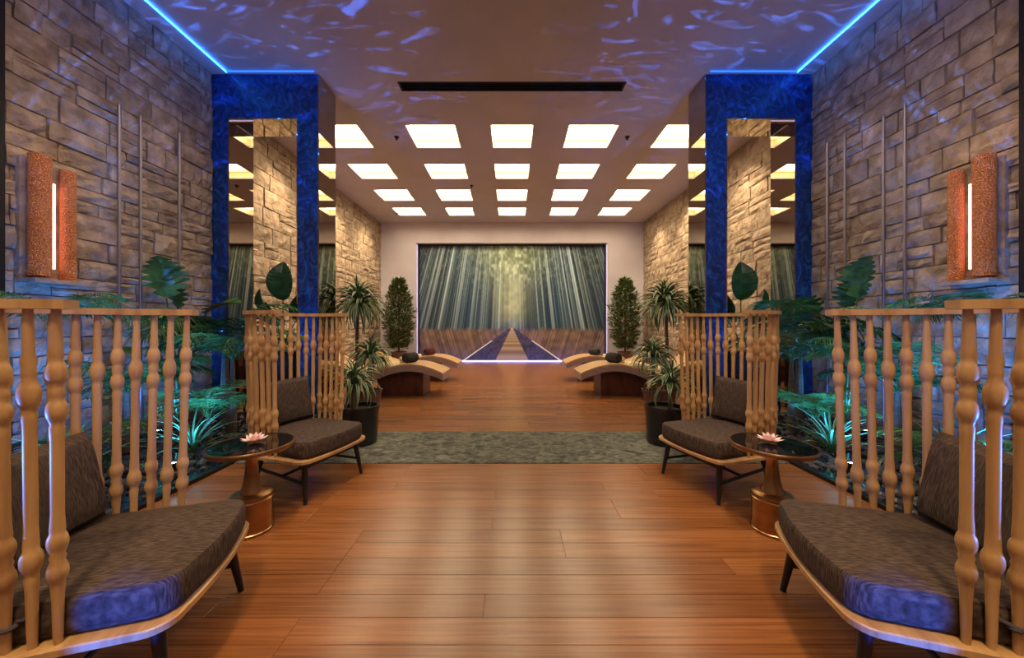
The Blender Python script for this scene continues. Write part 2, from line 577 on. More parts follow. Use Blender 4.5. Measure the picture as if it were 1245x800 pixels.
def stone_wall(name, side, X, y0, y1, z0, z1, seed, hs=(0.12, 0.27), ws=(0.16, 0.46), limit=290, hidden_below=None):
    base = struct(mesh_obj(name, box(min(side*X, side*(X+0.25)), max(side*X, side*(X+0.25)), y0, y1, z0, z1), M['mortar']))
    rn = random.Random(seed)
    # ashlar on bands: each band may split in two half courses
    cells = []
    z = z0
    while z < z1-0.02:
        h = rn.uniform(*hs)
        if z1-z-h < 0.12:
            h = z1-z
        yv = y0
        while yv < y1-0.02:
            wv = rn.uniform(*ws)
            if y1-yv-wv < 0.15:
                wv = y1-yv
            if h > 0.18 and rn.random() < 0.40 and wv > 0.22:
                f = rn.uniform(0.35, 0.65)
                cells += [(yv, yv+wv, z, z+h*f), (yv, yv+wv, z+h*f, z+h)]
            else:
                cells.append((yv, yv+wv, z, z+h))
            yv += wv
        z += h
    cells.sort(key=lambda c: -(c[1]-c[0])*(c[3]-c[2])/(0.5*(c[0]+c[1]))**2)
    rest = []
    for k, (a, b_, c, d) in enumerate(cells):
        g = 0.004
        pr = rn.uniform(0.014, 0.040)
        ch = 0.012
        W2, H2 = (b_-a)/2-g, (d-c)/2-g
        cy_, cz = (a+b_)/2, (c+d)/2
        nW, nH = 4, 3
        V, F = [], []
        # front grid with rough relief, jittered outline
        for jz in range(nH+1):
            for iy in range(nW+1):
                edge = iy in (0, nW) or jz in (0, nH)
                dy = (-W2+2*W2*iy/nW)*(1 if not edge else 0.985)+(rn.uniform(-.008, .008) if not edge else rn.uniform(-.003, .003))
                dz = (-H2+2*H2*jz/nH)*(1 if not edge else 0.98)+(rn.uniform(-.008, .008) if not edge else rn.uniform(-.003, .003))
                dep = pr+(rn.uniform(-0.010, 0.014) if not edge else -ch+rn.uniform(-.004, .006))
                V.append((-side*max(dep, 0.004), dy, dz))
        nw = nW+1
        for jz in range(nH):
            for iy in range(nW):
                q = (jz*nw+iy, jz*nw+iy+1, (jz+1)*nw+iy+1, (jz+1)*nw+iy)
                F.append(q if side < 0 else tuple(reversed(q)))
        ring = [i for i in range(nw)]+[jz*nw+nW for jz in range(1, nH+1)]+[nH*nw+i for i in range(nW-1, -1, -1)] + \
               [jz*nw for jz in range(nH-1, 0, -1)]
        k0 = len(V)
        for i in ring:
            V.append((side*0.005, V[i][1], V[i][2]))
        n = len(ring)
        for i in range(n):
            j = (i+1) % n
            q = (ring[j], ring[i], k0+i, k0+j)
            F.append(q if side < 0 else tuple(reversed(q)))
        if k < limit:
            mesh_obj('stone', (V, F), M['stone'], base, (side*X, cy_, cz))
        else:
            rest.append(([(v[0]+side*X, v[1]+cy_, v[2]+cz) for v in V], F))
    if rest:
        o = mesh_obj('small_stones', merge(*rest), M['stone'], base)
        o['kind'] = 'stuff'
    return base


wl = stone_wall('wall_left', -1, WX, 2.30, PY0, 0, CEIL, 11)
wr = stone_wall('wall_right', 1, WX, 2.30, PY0, 0, CEIL, 23)
stone_wall('wall_left_rear', -1, 4.45, PY1, 12.0, 0, CEIL, 31, hs=(0.2, 0.36), ws=(0.3, 0.7))
stone_wall('wall_right_rear', 1, 4.45, PY1, 12.0, 0, CEIL, 47, hs=(0.2, 0.36), ws=(0.3, 0.7))
for s, nm in ((-1, 'wall_left_lounge'), (1, 'wall_right_lounge')):
    struct(mesh_obj(nm, box(min(s*WX, s*(WX+.25)), max(s*WX, s*(WX+.25)), -3.2, 2.30, 0, CEIL), M['stone']))
    o = struct(mesh_obj('trim_1' if s < 0 else 'trim_2', bevel_box(min(s*4.05, s*WX), max(s*4.05, s*WX), 2.72, 2.83, 0, CEIL, 0.006), M['dark_metal']))
struct(mesh_obj('wall_behind', box(-4.75, 4.75, -3.4, -3.2, 0, CEIL), M['plaster']))
BW = 11.92
MX, MZ = 3.22, 3.99
struct(mesh_obj('wall_back', merge(box(-4.7, -MX, BW, BW+0.4, 0, CEIL), box(MX, 4.7, BW, BW+0.4, 0, CEIL),
                                   box(-MX, MX, BW, BW+0.4, MZ, CEIL), box(-MX, MX, BW+0.24, BW+0.4, 0, MZ)), M['plaster']))

# ------------------------------------------------------------------ mural
nx, nz_ = 420, 250
us = np.linspace(-1, 1, nx)
vs = np.linspace(0, 1, nz_)
U, Vv = np.meshgrid(us, vs)
rs = np.random.RandomState(5)


def n1(x, seed, amp=1):
    r = np.random.RandomState(seed).rand(4096)
    x = np.asarray(x)+1000.0
    i = np.floor(x).astype(int) % 4096
    f = x-np.floor(x)
    f = f*f*(3-2*f)
    return r[i]*(1-f)+r[(i+1) % 4096]*f


def n2(x, y, seed):
    r = np.random.RandomState(seed).rand(64, 64)
    xi = np.floor(x).astype(int)
    yi = np.floor(y).astype(int)
    fx, fy = x-xi, y-yi
    fx = fx*fx*(3-2*fx)
    fy = fy*fy*(3-2*fy)
    a = r[xi % 64, yi % 64]
    b = r[(xi+1) % 64, yi % 64]
    c = r[xi % 64, (yi+1) % 64]
    d = r[(xi+1) % 64, (yi+1) % 64]
    return (a*(1-fx)+b*fx)*(1-fy)+(c*(1-fx)+d*fx)*fy


aU = np.abs(U)
u0 = U/(1-0.28*Vv)                         # stems lean inwards towards the top
den = 26+30*np.exp(-(aU*3)**2)
st = n1(u0*34, 1)*0.6+n1(u0*71, 2)*0.4
thin = np.clip((n1(u0*52, 3)-0.72)*5, 0, 1)
thin2 = np.clip((n1(u0*38+9, 4)-0.80)*7, 0, 1)
glow = np.exp(-(aU/0.15)**2)
side = 1-np.exp(-(aU/0.42)**2)
base = np.stack([0.014+0.12*st**3, 0.030+0.17*st**3, 0.045+0.20*st**3], -1)
teal = np.clip(1-np.abs(aU-0.45)*3, 0, 1)[..., None]
base = base*(1-0.6*teal)+teal*0.6*np.stack([0.012+0.07*st**3, 0.045+0.17*st**3, 0.10+0.28*st**3], -1)
hl = (thin*0.34+thin2*0.44+0.30*np.clip((n1(u0*96, 33)-0.78)*6, 0, 1))[..., None]*np.array([0.62, 0.80, 0.92])
col = base+hl*(0.35+0.65*np.clip(Vv*1.3-0.1, 0, 1))[..., None]
gcol = np.array([0.52, 0.60, 0.46])*(0.55+0.6*st[..., None])
gl = (glow*np.clip((Vv-0.22)*4, 0, 1)*(0.55+0.45*n2(U*30+50, Vv*26, 8)))[..., None]
col = col*(1-gl)+gcol*gl
# canopy
can = np.exp(-((Vv-0.92)/0.20)**2)*np.exp(-(aU/0.34)**2)
cn = n2(U*46+80, Vv*34, 9)
can = (np.clip(can*1.3, 0, 1)*0.8)[..., None]
col = col*(1-can)+can*(np.array([0.13, 0.19, 0.12])+cn[..., None]**2*np.array([0.66, 0.78, 0.70]))
# leafy dapple over the upper stems
dp = (np.clip(n2(U*60+90, Vv*40+5, 12)-0.55, 0, 1)*np.clip(Vv-0.45, 0, 1)*1.2)[..., None]
col = col+dp*np.array([0.35, 0.45, 0.25])
top = np.clip((Vv-0.955)*22, 0, 1)[..., None]
col = col*(1-0.6*top)
# undergrowth
hz = 0.275
g = np.clip((hz+0.02*n1(U*40, 13)-Vv)*30, 0, 1)[..., None]
stroke = n1(U*110+np.sign(U)*Vv*-40, 14)*0.6+0.4*n1(U*230+np.sign(U)*Vv*-95, 19)
gr = np.stack([0.13+0.32*stroke**2, 0.085+0.22*stroke**2, 0.08+0.15*stroke**2], -1)
gr = gr*(0.55+0.45*n2(U*20+40, Vv*30, 15))[..., None]
lowf = np.clip((0.16-Vv)*7, 0, 1)[..., None]
gr = gr*(1-lowf*0.55)+lowf*0.55*np.array([0.10, 0.07, 0.17])
col = col*(1-g)+gr*g
# verge between path and painted light lines, then path
t_ = np.clip((hz-Vv)/hz, 0, 1)
verge = ((aU < 0.03+0.50*t_) & (Vv < hz))
vg = np.array([0.055, 0.05, 0.12])*(0.6+0.8*n2(U*40+70, Vv*50, 17))[..., None]
col = np.where(verge[..., None], vg, col)
path = ((aU < 0.012+0.165*t_) & (Vv < hz+0.01))
pl = (0.75+0.25*np.sin(1/(t_+0.06)*14))[..., None]
pc = (np.array([0.50, 0.38, 0.20])*(1-t_[..., None]*0.35)+np.array([0.02, 0.0, 0.12])*t_[..., None])*pl
col = np.where(path[..., None], pc, col)
line = (np.abs(aU-(0.03+0.49*t_)) < 0.006+0.004*t_) & (Vv < 0.17)  # bright light lines put into the print colour
col = np.where(line[..., None], np.array([0.85, 0.85, 1.0]), col)
col = np.clip(col*1.2, 0, 1)
MY = BW+0.22
xs_ = us*(MX-0.05)
zs_ = 0.02+vs*(MZ-0.06)
verts = np.zeros((nx*nz_, 3))
verts[:, 0] = np.tile(xs_, nz_)
verts[:, 1] = MY
verts[:, 2] = np.repeat(zs_, nx)
idx = np.arange(nx*nz_).reshape(nz_, nx)
quads = np.stack([idx[:-1, :-1], idx[:-1, 1:], idx[1:, 1:], idx[1:, :-1]], -1).reshape(-1, 4)
me = bpy.data.meshes.new('print_sheet')
me.vertices.add(len(verts))
me.vertices.foreach_set('co', verts.ravel())
me.loops.add(quads.size)
me.loops.foreach_set('vertex_index', quads.ravel().astype(np.int32))
me.polygons.add(len(quads))
me.polygons.foreach_set('loop_start', np.arange(0, quads.size, 4, dtype=np.int32))
me.update(calc_edges=True)
ca = me.color_attributes.new('print', 'FLOAT_COLOR', 'POINT')
ca.data.foreach_set('color', np.concatenate([col.reshape(-1, 3), np.ones((nx*nz_, 1))], 1).astype(np.float32).ravel())
me.materials.append(M['mural'])
mu = thing('mural', 'large bamboo forest path mural filling the back wall recess', 'mural', (0, 0, 0))
mesh_obj('print_sheet', me, parent=mu)
mesh_obj('frame', merge(box(-MX+.002, -MX+0.05, MY-0.03, MY+0.015, 0.001, MZ-.002), box(MX-0.05, MX-.002, MY-0.03, MY+0.015, 0.001, MZ-.002),
                        box(-MX+.05, MX-.05, MY-0.03, MY+0.015, MZ-0.05, MZ-.002), box(-MX+.05, MX-.05, MY+.003, MY+0.015, 0.001, MZ-.05)),
         M['dark_metal'], mu)
o = tag(mesh_obj('light_strip', box(-MX+0.06, MX-0.06, BW-0.03, BW+0.0, 0.0, 0.03), M['led_lilac']),
        'lilac light strip on the floor along the foot of the mural', 'light strip')
for s in (-1, 1):
    o = mesh_obj('light_strip', box(min(s*(MX-.03), s*(MX-.005)), max(s*(MX-.03), s*(MX-.005)), BW+0.02, BW+0.06, 0.05, MZ-0.05), M['led_edge'])
    tag(o, 'thin upright lilac light strip at the %s edge of the mural' % ('left' if s < 0 else 'right'), 'light strip')

# ------------------------------------------------------------------ portals
OZ = 4.07
for s in (-1, 1):
    sd = 'left' if s < 0 else 'right'
    t = thing('portal', 'blue marbled portal frame standing against the %s stone wall' % sd, 'portal', (s*3.41, PY0, 0))

    def bx(x0, x1, y0, y1, z0, z1):
        a, b_ = s*x0-s*3.41, s*x1-s*3.41
        return box(min(a, b_), max(a, b_), y0-PY0, y1-PY0, z0, z1)
    mesh_obj('post', bx(2.68, 2.96, PY0, PY1, 0, CEIL), M['blue'], t)
    mesh_obj('post', bx(3.92, 4.45, PY0, PY1, 0, CEIL), M['blue'], t)
    mesh_obj('lintel', bx(2.96, 3.92, PY0, PY1, OZ, CEIL), M['blue'], t)
    mesh_obj('mirror_panel', bx(2.665, 2.68, PY0+.004, PY1, 0.0, CEIL), M['mirror'], t)
    mesh_obj('mirror_panel', bx(3.905, 3.92, PY0+.004, PY1, 0.0, OZ), M['mirror'], t)
    mesh_obj('mirror_panel', bx(2.96, 2.975, PY0+.004, PY1, 0.0, OZ-0.015), M['mirror'], t)
    mesh_obj('mirror_panel', bx(2.96, 3.905, PY0+.004, PY1, OZ-0.015, OZ), M['mirror'], t)
    # blue led line on the ceiling
    t = thing('ceiling_light_line', 'blue light line in the ceiling running to the %s portal' % sd, 'light strip', (0, 0, CEIL))
    mesh_obj('light_strip', box(min(s*3.885, s*3.894), max(s*3.885, s*3.894), -1.0, 4.82, -0.022, -0.008), M['led_blue'], t)
    mesh_obj('light_strip', box(min(s*2.70, s*3.885), max(s*2.70, s*3.885), 4.80, 4.82, -0.016, -0.008), M['led_blue_dim'], t)
    # steel rods on the stone wall
    hs = [(3.66, 3.50), (3.87, 3.50), (4.32, 3.56)]+([(4.56, 3.56)] if s > 0 else [])
    on = ['nearest the copper sconce', 'second from the copper sconce', 'third from the copper sconce', 'nearest the portal']
    for k, (yv, h) in enumerate(hs):
        o = mesh_obj('steel_rod', lathe([(0.014, 0), (0.014, h-.004), (0.010, h)], 10), M['chrome'], loc=(s*(WX-0.085), yv, 0), smooth=True)
        tag(o, 'slim upright steel rod on the %s stone wall, %s' % (sd, on[k]), 'rod', 'steel rods on the stone walls')
    # copper sconce
    t = thing('wall_sconce', 'pair of perforated copper cylinders with pink light, %s wall' % sd, 'wall light', (s*WX, 3.1, 1.60))

    def cyl(r, z0, z1):
        return lathe([(r*0.85, z0), (r*0.85, z0+0.002), (r, z0+0.004), (r, z1), (r*0.93, z1), (r*0.93, z1-0.03), (0.001, z1-0.031)], 28)
    mesh_obj('copper_cylinder', cyl(0.066, 0.02, 1.05), M['perforated'], t, (-s*0.125, -0.085, 0), smooth=True)
    mesh_obj('copper_cylinder', cyl(0.050, 0.0, 1.0), M['perforated'], t, (-s*0.115, 0.115, 0), smooth=True)
    mesh_obj('light_tube', lathe([(0.012, 0.1), (0.012, 0.85)], 12), M['pink_tube'], t, (-s*0.10, 0.022, 0), smooth=True)
    mesh_obj('back_plate', box(min(0, -s*0.055), max(0, -s*0.055), -0.16, 0.18, -0.02, 1.02), M['stone'], t)
    mesh_obj('shelf', box(min(0, -s*0.20), max(0, -s*0.20), -0.17, 0.20, -0.035, -0.0), M['stone'], t)

# ------------------------------------------------------------------ garden beds
for s in (-1, 1):
    sd = 'left' if s < 0 else 'right'
    x0, x1 = sorted((s*BED, s*WX))
    o = struct(mesh_obj('trim_3' if s < 0 else 'trim_4', bevel_box(min(s*BED, s*(BED+.05)), max(s*BED, s*(BED+.05)), -3.2, PY0, -0.02, 0.03, 0.006), M['dark_metal']))
    o = mesh_obj('pond', box(min(s*(BED+.05), s*WX), max(s*(BED+.05), s*WX), -3.2, PY0, -0.02, 0.006), M['water'])
    tag(o, 'dark shallow water of the garden bed along the %s wall' % sd, 'pond')
    # pebbles nobody could count
    rn = random.Random(50+s)
    ico = bmesh.new()
    bmesh.ops.create_icosphere(ico, subdivisions=1, radius=1)
    iv = [v.co.copy() for v in ico.verts]
    ifc = [tuple(v.index for v in f.verts) for f in ico.faces]
    ico.free()
    P = []
    for k in range(900):
        r = rn.uniform(0.02, 0.055)
        px, py = s*rn.uniform(BED+.10, WX-.08), rn.uniform(1.0, PY0-.08)
        jit = [rn.uniform(.8, 1.2) for _ in range(3)]
        P.append(([(v.x*r*jit[0]+px, v.y*r*jit[1]+py, v.z*r*0.6*jit[2]+0.012) for v in iv], ifc))
    o = mesh_obj('pebbles', merge(*P), M['pebble'])
    o['kind'] = 'stuff'
    tag(o, 'dark wet pebbles covering the %s garden bed' % sd, 'pebbles')

# ------------------------------------------------------------------ garden plants


def strap_leaf(L_, W_, droop, seg=7, fold=0.25, material=None, lift=0.9):
    """leaf starting at origin heading +x and up, arching down"""
    V, F, uvs = [], [], []
    x = z = 0.0
    a = lift
    for i in range(seg+1):
        t = i/seg
        wv = W_*(0.35+0.65*math.sin(min(t*1.6+0.25, PI/2)*1.0))*(1-t**3)+0.0008
        V += [(x, -wv/2, z+wv*fold), (x, 0, z), (x, wv/2, z+wv*fold)]
        a -= droop/seg
        x += L_/seg*math.cos(a)
        z += L_/seg*math.sin(a)
    for i in range(seg):
        for k in (0, 1):
            F.append((i*3+k, (i+1)*3+k, (i+1)*3+k+1, i*3+k+1))
    me = make_mesh('leaf', (V, F), material, True)
    ul = me.uv_layers.new(name='UVMap')
    for p in me.polygons:
        for li in p.loop_indices:
            vi = me.loops[li].vertex_index
            ul.data[li].uv = ((vi % 3)/2, (vi//3)/seg)
    return me


def frond(L_, leaflets, lw, ll, lift, droop, material):
    """pinnate frond as one leaf: rachis and leaflets"""
    pts = []
    x = z = 0.0
    a = lift
    n = 14
    for i in range(n+1):
        pts.append((x, 0, z, a))
        a -= droop/n*(0.5+i/n)
        x += L_/n*math.cos(a)
        z += L_/n*math.sin(a)
    d = [tube([(p[0], 0, p[2]) for p in pts], [0.007*(1-i/(n+1)*0.8) for i in range(n+1)], 4)]
    V, F = [], []
    for k in range(leaflets):
        t = 0.22+0.78*(k+0.5)/leaflets
        f = t*n
        i = min(int(f), n-1)
        q = f-i
        bx_, bz = pts[i][0]*(1-q)+pts[i+1][0]*q, pts[i][2]*(1-q)+pts[i+1][2]*q
        an = pts[i][3]
        l = ll*(math.sin(PI*min(1, 0.18+0.85*(t-0.22)/0.78))**0.6)*random.uniform(.9, 1.1)
        for sg in (-1, 1):
            dirv = Vector((math.cos(an)*0.62, sg*random.uniform(.62, .9), math.sin(an)*0.62+random.uniform(-.28, .12))).normalized()
            up = Vector((-math.sin(an), 0, math.cos(an)))
            sidev = Vector((math.cos(an), 0, math.sin(an)))
            b0 = Vector((bx_, 0, bz))
            k0 = len(V)
            for (tt, ww) in ((0, 0.35), (0.35, 1), (0.7, 0.8), (1, 0.03)):
                c = b0+dirv*l*tt+Vector((0, 0, -0.38*l*tt*tt))
                V.append(c-sidev*lw*ww/2)
                V.append(c+sidev*lw*ww/2+up*0.002)
            for j in range(3):
                F.append((k0+j*2, k0+j*2+1, k0+j*2+3, k0+j*2+2))
    d.append((V, F))
    return make_mesh('frond', merge(*d), material, False)


def broad_leaf(L_, W_, material, notch=0, curl=0.5):
    """broad leaf on +x, with midrib fold, ribs and optional notches"""
    V, F = [], []
    n = 22
    for i in range(n+1):
        t = i/n
        wv = W_/2*math.sin(PI*(t**0.75))**0.75 if 0 < t < 1 else 0.001
        if notch and i % 3 == 0 and 2 < i < n-1:
            wv *= (1-notch)
        z = -curl*L_*(t-0.15)**2
        rib = 0.012*(1 if i % 2 else -1)*L_
        x = L_*t
        back = 0.16*W_*math.sin(PI*t)
        V += [(x+back, -wv, z+wv*0.22+rib*.6), (x+back*.4, -wv*0.5, z+wv*0.16+rib), (x, 0, z),
              (x+back*.4, wv*0.5, z+wv*0.16+rib), (x+back, wv, z+wv*0.22+rib*.6)]
    for i in range(n):
        for k in range(4):
            F.append((i*5+k, (i+1)*5+k, (i+1)*5+k+1, i*5+k+1))
    return make_mesh('leaf', (V, F), material, True)


def put(me, name, parent, loc, az, el=0.0, roll=0.0, sc_=1.0):
    o = mesh_obj(name, me, parent=parent, loc=loc)
    o.rotation_mode = 'XYZ'
    R = Matrix.Rotation(az, 4, 'Z') @ Matrix.Rotation(-el, 4, 'Y') @ Matrix.Rotation(roll, 4, 'X')
    o.rotation_euler = R.to_euler()
    o.scale = (sc_, sc_, sc_)
    return o


random.seed(21)
FROND = [frond(1.0, 30, 0.015, 0.30, 1.15, 1.9, M['leaf_frond']), frond(0.85, 26, 0.017, 0.28, 0.9, 1.7, M['leaf_dark'])]
GRASS = [strap_leaf(0.62, 0.022, 1.3, 6, material=M['leaf_grass']), strap_leaf(0.5, 0.020, 0.9, 6, material=M['leaf_grass'])]
STRIPE = [strap_leaf(0.46, 0.040, 2.5, 7, material=M['leaf_striped']), strap_leaf(0.40, 0.036, 1.7, 7, material=M['leaf_striped'])]
BROAD = broad_leaf(0.55, 0.38, M['leaf_big'], 0, 0.35)
MONST = broad_leaf(0.46, 0.42, M['leaf_frond'], 0.5, 0.3)


def palm(name, label, loc, n, size, group=None, up=0.35, rn=random, kinds=FROND, trunk=0.25):
    t = thing(name, label, 'plant', loc, 0, group)
    mesh_obj('stem', lathe([(0.05*size, 0), (0.035*size, trunk*0.6), (0.02*size, trunk+0.03)], 8), M['bark'], t, smooth=True)
    a0 = rn.uniform(0, 6)
    for k in range(n):
        az = a0+2.4*k
        q = size*rn.uniform(.75, 1.1)
        sg = 1 if loc[0] > 0 else -1
        toward = math.cos(az)*sg
        room = WX-0.12-abs(loc[0])
        if toward > 0.05:
            q = min(q, max(0.35, room/(0.80*toward+0.2)))
            if room/(0.80*toward+0.2) < 0.35:
                az = PI-az
                q = size
        back = PY0-0.06-loc[1]
        if math.sin(az) > 0.2 and back < 0.8*q*math.sin(az)+0.1:
            az = -az
        put(kinds[k % len(kinds)], 'frond', t, (0, 0, trunk), az, rn.uniform(-0.25, up), rn.uniform(-.25, .25), q)
    return t


def tuft(name, label, loc, n, size, kinds, rn, group=None, stemh=0.0, emin=-0.35, emax=0.75, parent=None, leaf='leaf'):
    t = parent or thing(name, label, 'plant', loc, 0, group)
    for k in range(n):
        f = k/n
        el = emin+(emax-emin)*f+rn.uniform(-.12, .12)
        put(kinds[k % len(kinds)], leaf, t, (0, 0, stemh+0.02*f), 2.4*k+rn.uniform(-.2, .2), el, rn.uniform(-.3, .3), size*rn.uniform(.8, 1.1))
    return t


rn = random.Random(8)
for s in (-1, 1):
    sd = 'left' if s < 0 else 'right'
    palm('feather_palm', 'tall dark feather palm arching beside the blue portal on the %s' % sd, (s*3.45, 4.25, 0.01), 18, 1.1,
         rn=rn, trunk=0.95, up=0.2)
    palm('feather_palm', 'feather palm behind the nearest %s chair, against the stone wall' % sd, (s*3.65, 3.35, 0.01), 16, 0.85, rn=rn, trunk=0.55)
    palm('feather_palm', 'feather palm at the %s edge of the photo below the copper sconce' % sd, (s*3.72, 2.86, 0.01), 14, 0.62, rn=rn, trunk=1.22, up=0.0)
    palm('feather_palm', 'dark feather palm drooping in front of the %s portal post' % sd, (s*3.12, 3.95, 0.01), 15, 0.85, rn=rn, trunk=0.80, up=0.1)
    palm('low_palm', 'low teal-lit palm between nearest %s chair and pebble bed edge' % sd, (s*3.05, 3.55, 0.01), 12, 0.62, rn=rn, kinds=[FROND[0]], trunk=0.25)
    palm('low_palm', 'low palm right behind the nearest %s chair back' % sd, (s*3.0, 2.35, 0.01), 11, 0.62, rn=rn, trunk=0.2)
    # monstera: broad notched leaves on stems
    t = thing('monstera', 'broad-leaved notched plant high against the %s stone wall' % sd, 'plant', (s*3.80, 4.05, 0.01))
    for k, (dx, dy, h, az, el, ro, q) in enumerate(((.06, -.10, 1.72, 4.5, 1.45, 0.2, 1.0), (.12, .10, 1.62, 4.6, 1.2, -.3, .8),
                                                    (-.25, 0.05, 1.55, 3.2, 0.5, 0.3, .9), (-.3, -.25, 1.35, 3.9, .3, -.2, .9),
                                                    (-.1, -.35, 1.15, 4.4, .2, .1, .9))):
        X_ = s*dx if s > 0 else -dx
        A = az if s > 0 else PI-az
        b0 = Vector((X_, dy, h-0.22))
        mesh_obj('stem', tube([(0, 0, 0), (X_*.4, dy*.4, h*.5), b0], [0.014, 0.011, 0.008], 6), M['green_stem'], t, smooth=True)
        put(MONST, 'leaf', t, b0, A, el, ro, q)
    # spiky grass lit from below
    tuft('spiky_grass', 'bright spiky grass clump behind the small round table on the %s' % sd, (s*2.98, 3.30, 0.01), 34, 1.0, GRASS, rn,
         emin=-0.1, emax=0.8)
    tuft('spiky_grass', 'spiky grass clump seen through the nearest %s chair spindles' % sd, (s*3.45, 2.75, 0.01), 30, 1.0, GRASS, rn, emin=-0.1, emax=0.8)
    tuft('spiky_grass', 'small spiky grass clump at the foot of the %s portal' % sd, (s*2.95, 4.35, 0.01), 26, 0.9, GRASS, rn, emin=-0.1, emax=0.8)
    # garden spotlights with their own light
    for (gx, gy, tx, ty, tz, pw, nm) in ((2.75, 2.85, 3.3, 3.6, 0.95, 150, 'behind the small round table'),
                                         (3.30, 2.35, 3.6, 3.1, 1.4, 110, 'behind the nearest chair'),
                                         (3.75, 3.75, 3.5, 4.5, 1.5, 60, 'before the portal')):
        t = thing('garden_spotlight', 'small cyan garden spotlight in the %s bed %s' % (sd, nm), 'spotlight', (s*gx, gy, 0.01))
        mesh_obj('housing', lathe([(0.03, 0), (0.03, 0.02), (0.045, 0.03), (0.05, 0.09), (0.047, 0.09), (0.04, 0.075)], 14, False), M['dark_metal'], t, smooth=True)
        mesh_obj('lens', lathe([(0.001, 0.074), (0.041, 0.075)], 14, False), M['spot_lens'], t)
        lamp('garden_spotlight_lamp', 'SPOT', (s*gx, gy, 0.13), (s*tx, ty, tz), pw, (0.05, 0.28, 1.0),
             spot_size=math.radians(92), spot_blend=0.7, shadow_soft_size=0.03)
    # box planter in the portal opening with banana leaves
    t = thing('box_planter', 'tall black box planter standing in the %s portal opening' % sd, 'planter', (s*3.38, 5.10, 0))
    mesh_obj('box', merge(bevel_box(-.38, .38, -.16, .16, 0, .82, .01), box(-.36, .36, -.14, .14, .815, .83)), M['pot_black'], t)
    mesh_obj('soil', box(-.36, .36, -.14, .14, .83, .84), M['soil'], t)
    t = thing('broad_leaf_plant', 'plant with big upright oval leaves in the %s portal opening' % sd, 'plant', (s*3.30, 5.10, 0.84))
    for k, (dx, h, az, el, q) in enumerate(((0.0, .72, 4.71, 1.35, 1.0), (.18, .48, 5.3, 1.0, .75), (-.2, .45, 3.9, .9, .75), (.08, .35, 4.9, .8, .7))):
        b0 = Vector((dx*s, 0, h))
        mesh_obj('stem', tube([(0, 0, 0), (dx*s*.3, 0, h*.5), b0], [.014, .011, .008], 6), M['green_stem'], t, smooth=True)
        put(BROAD, 'leaf', t, b0, az if s > 0 else PI-az, el, PI, q)

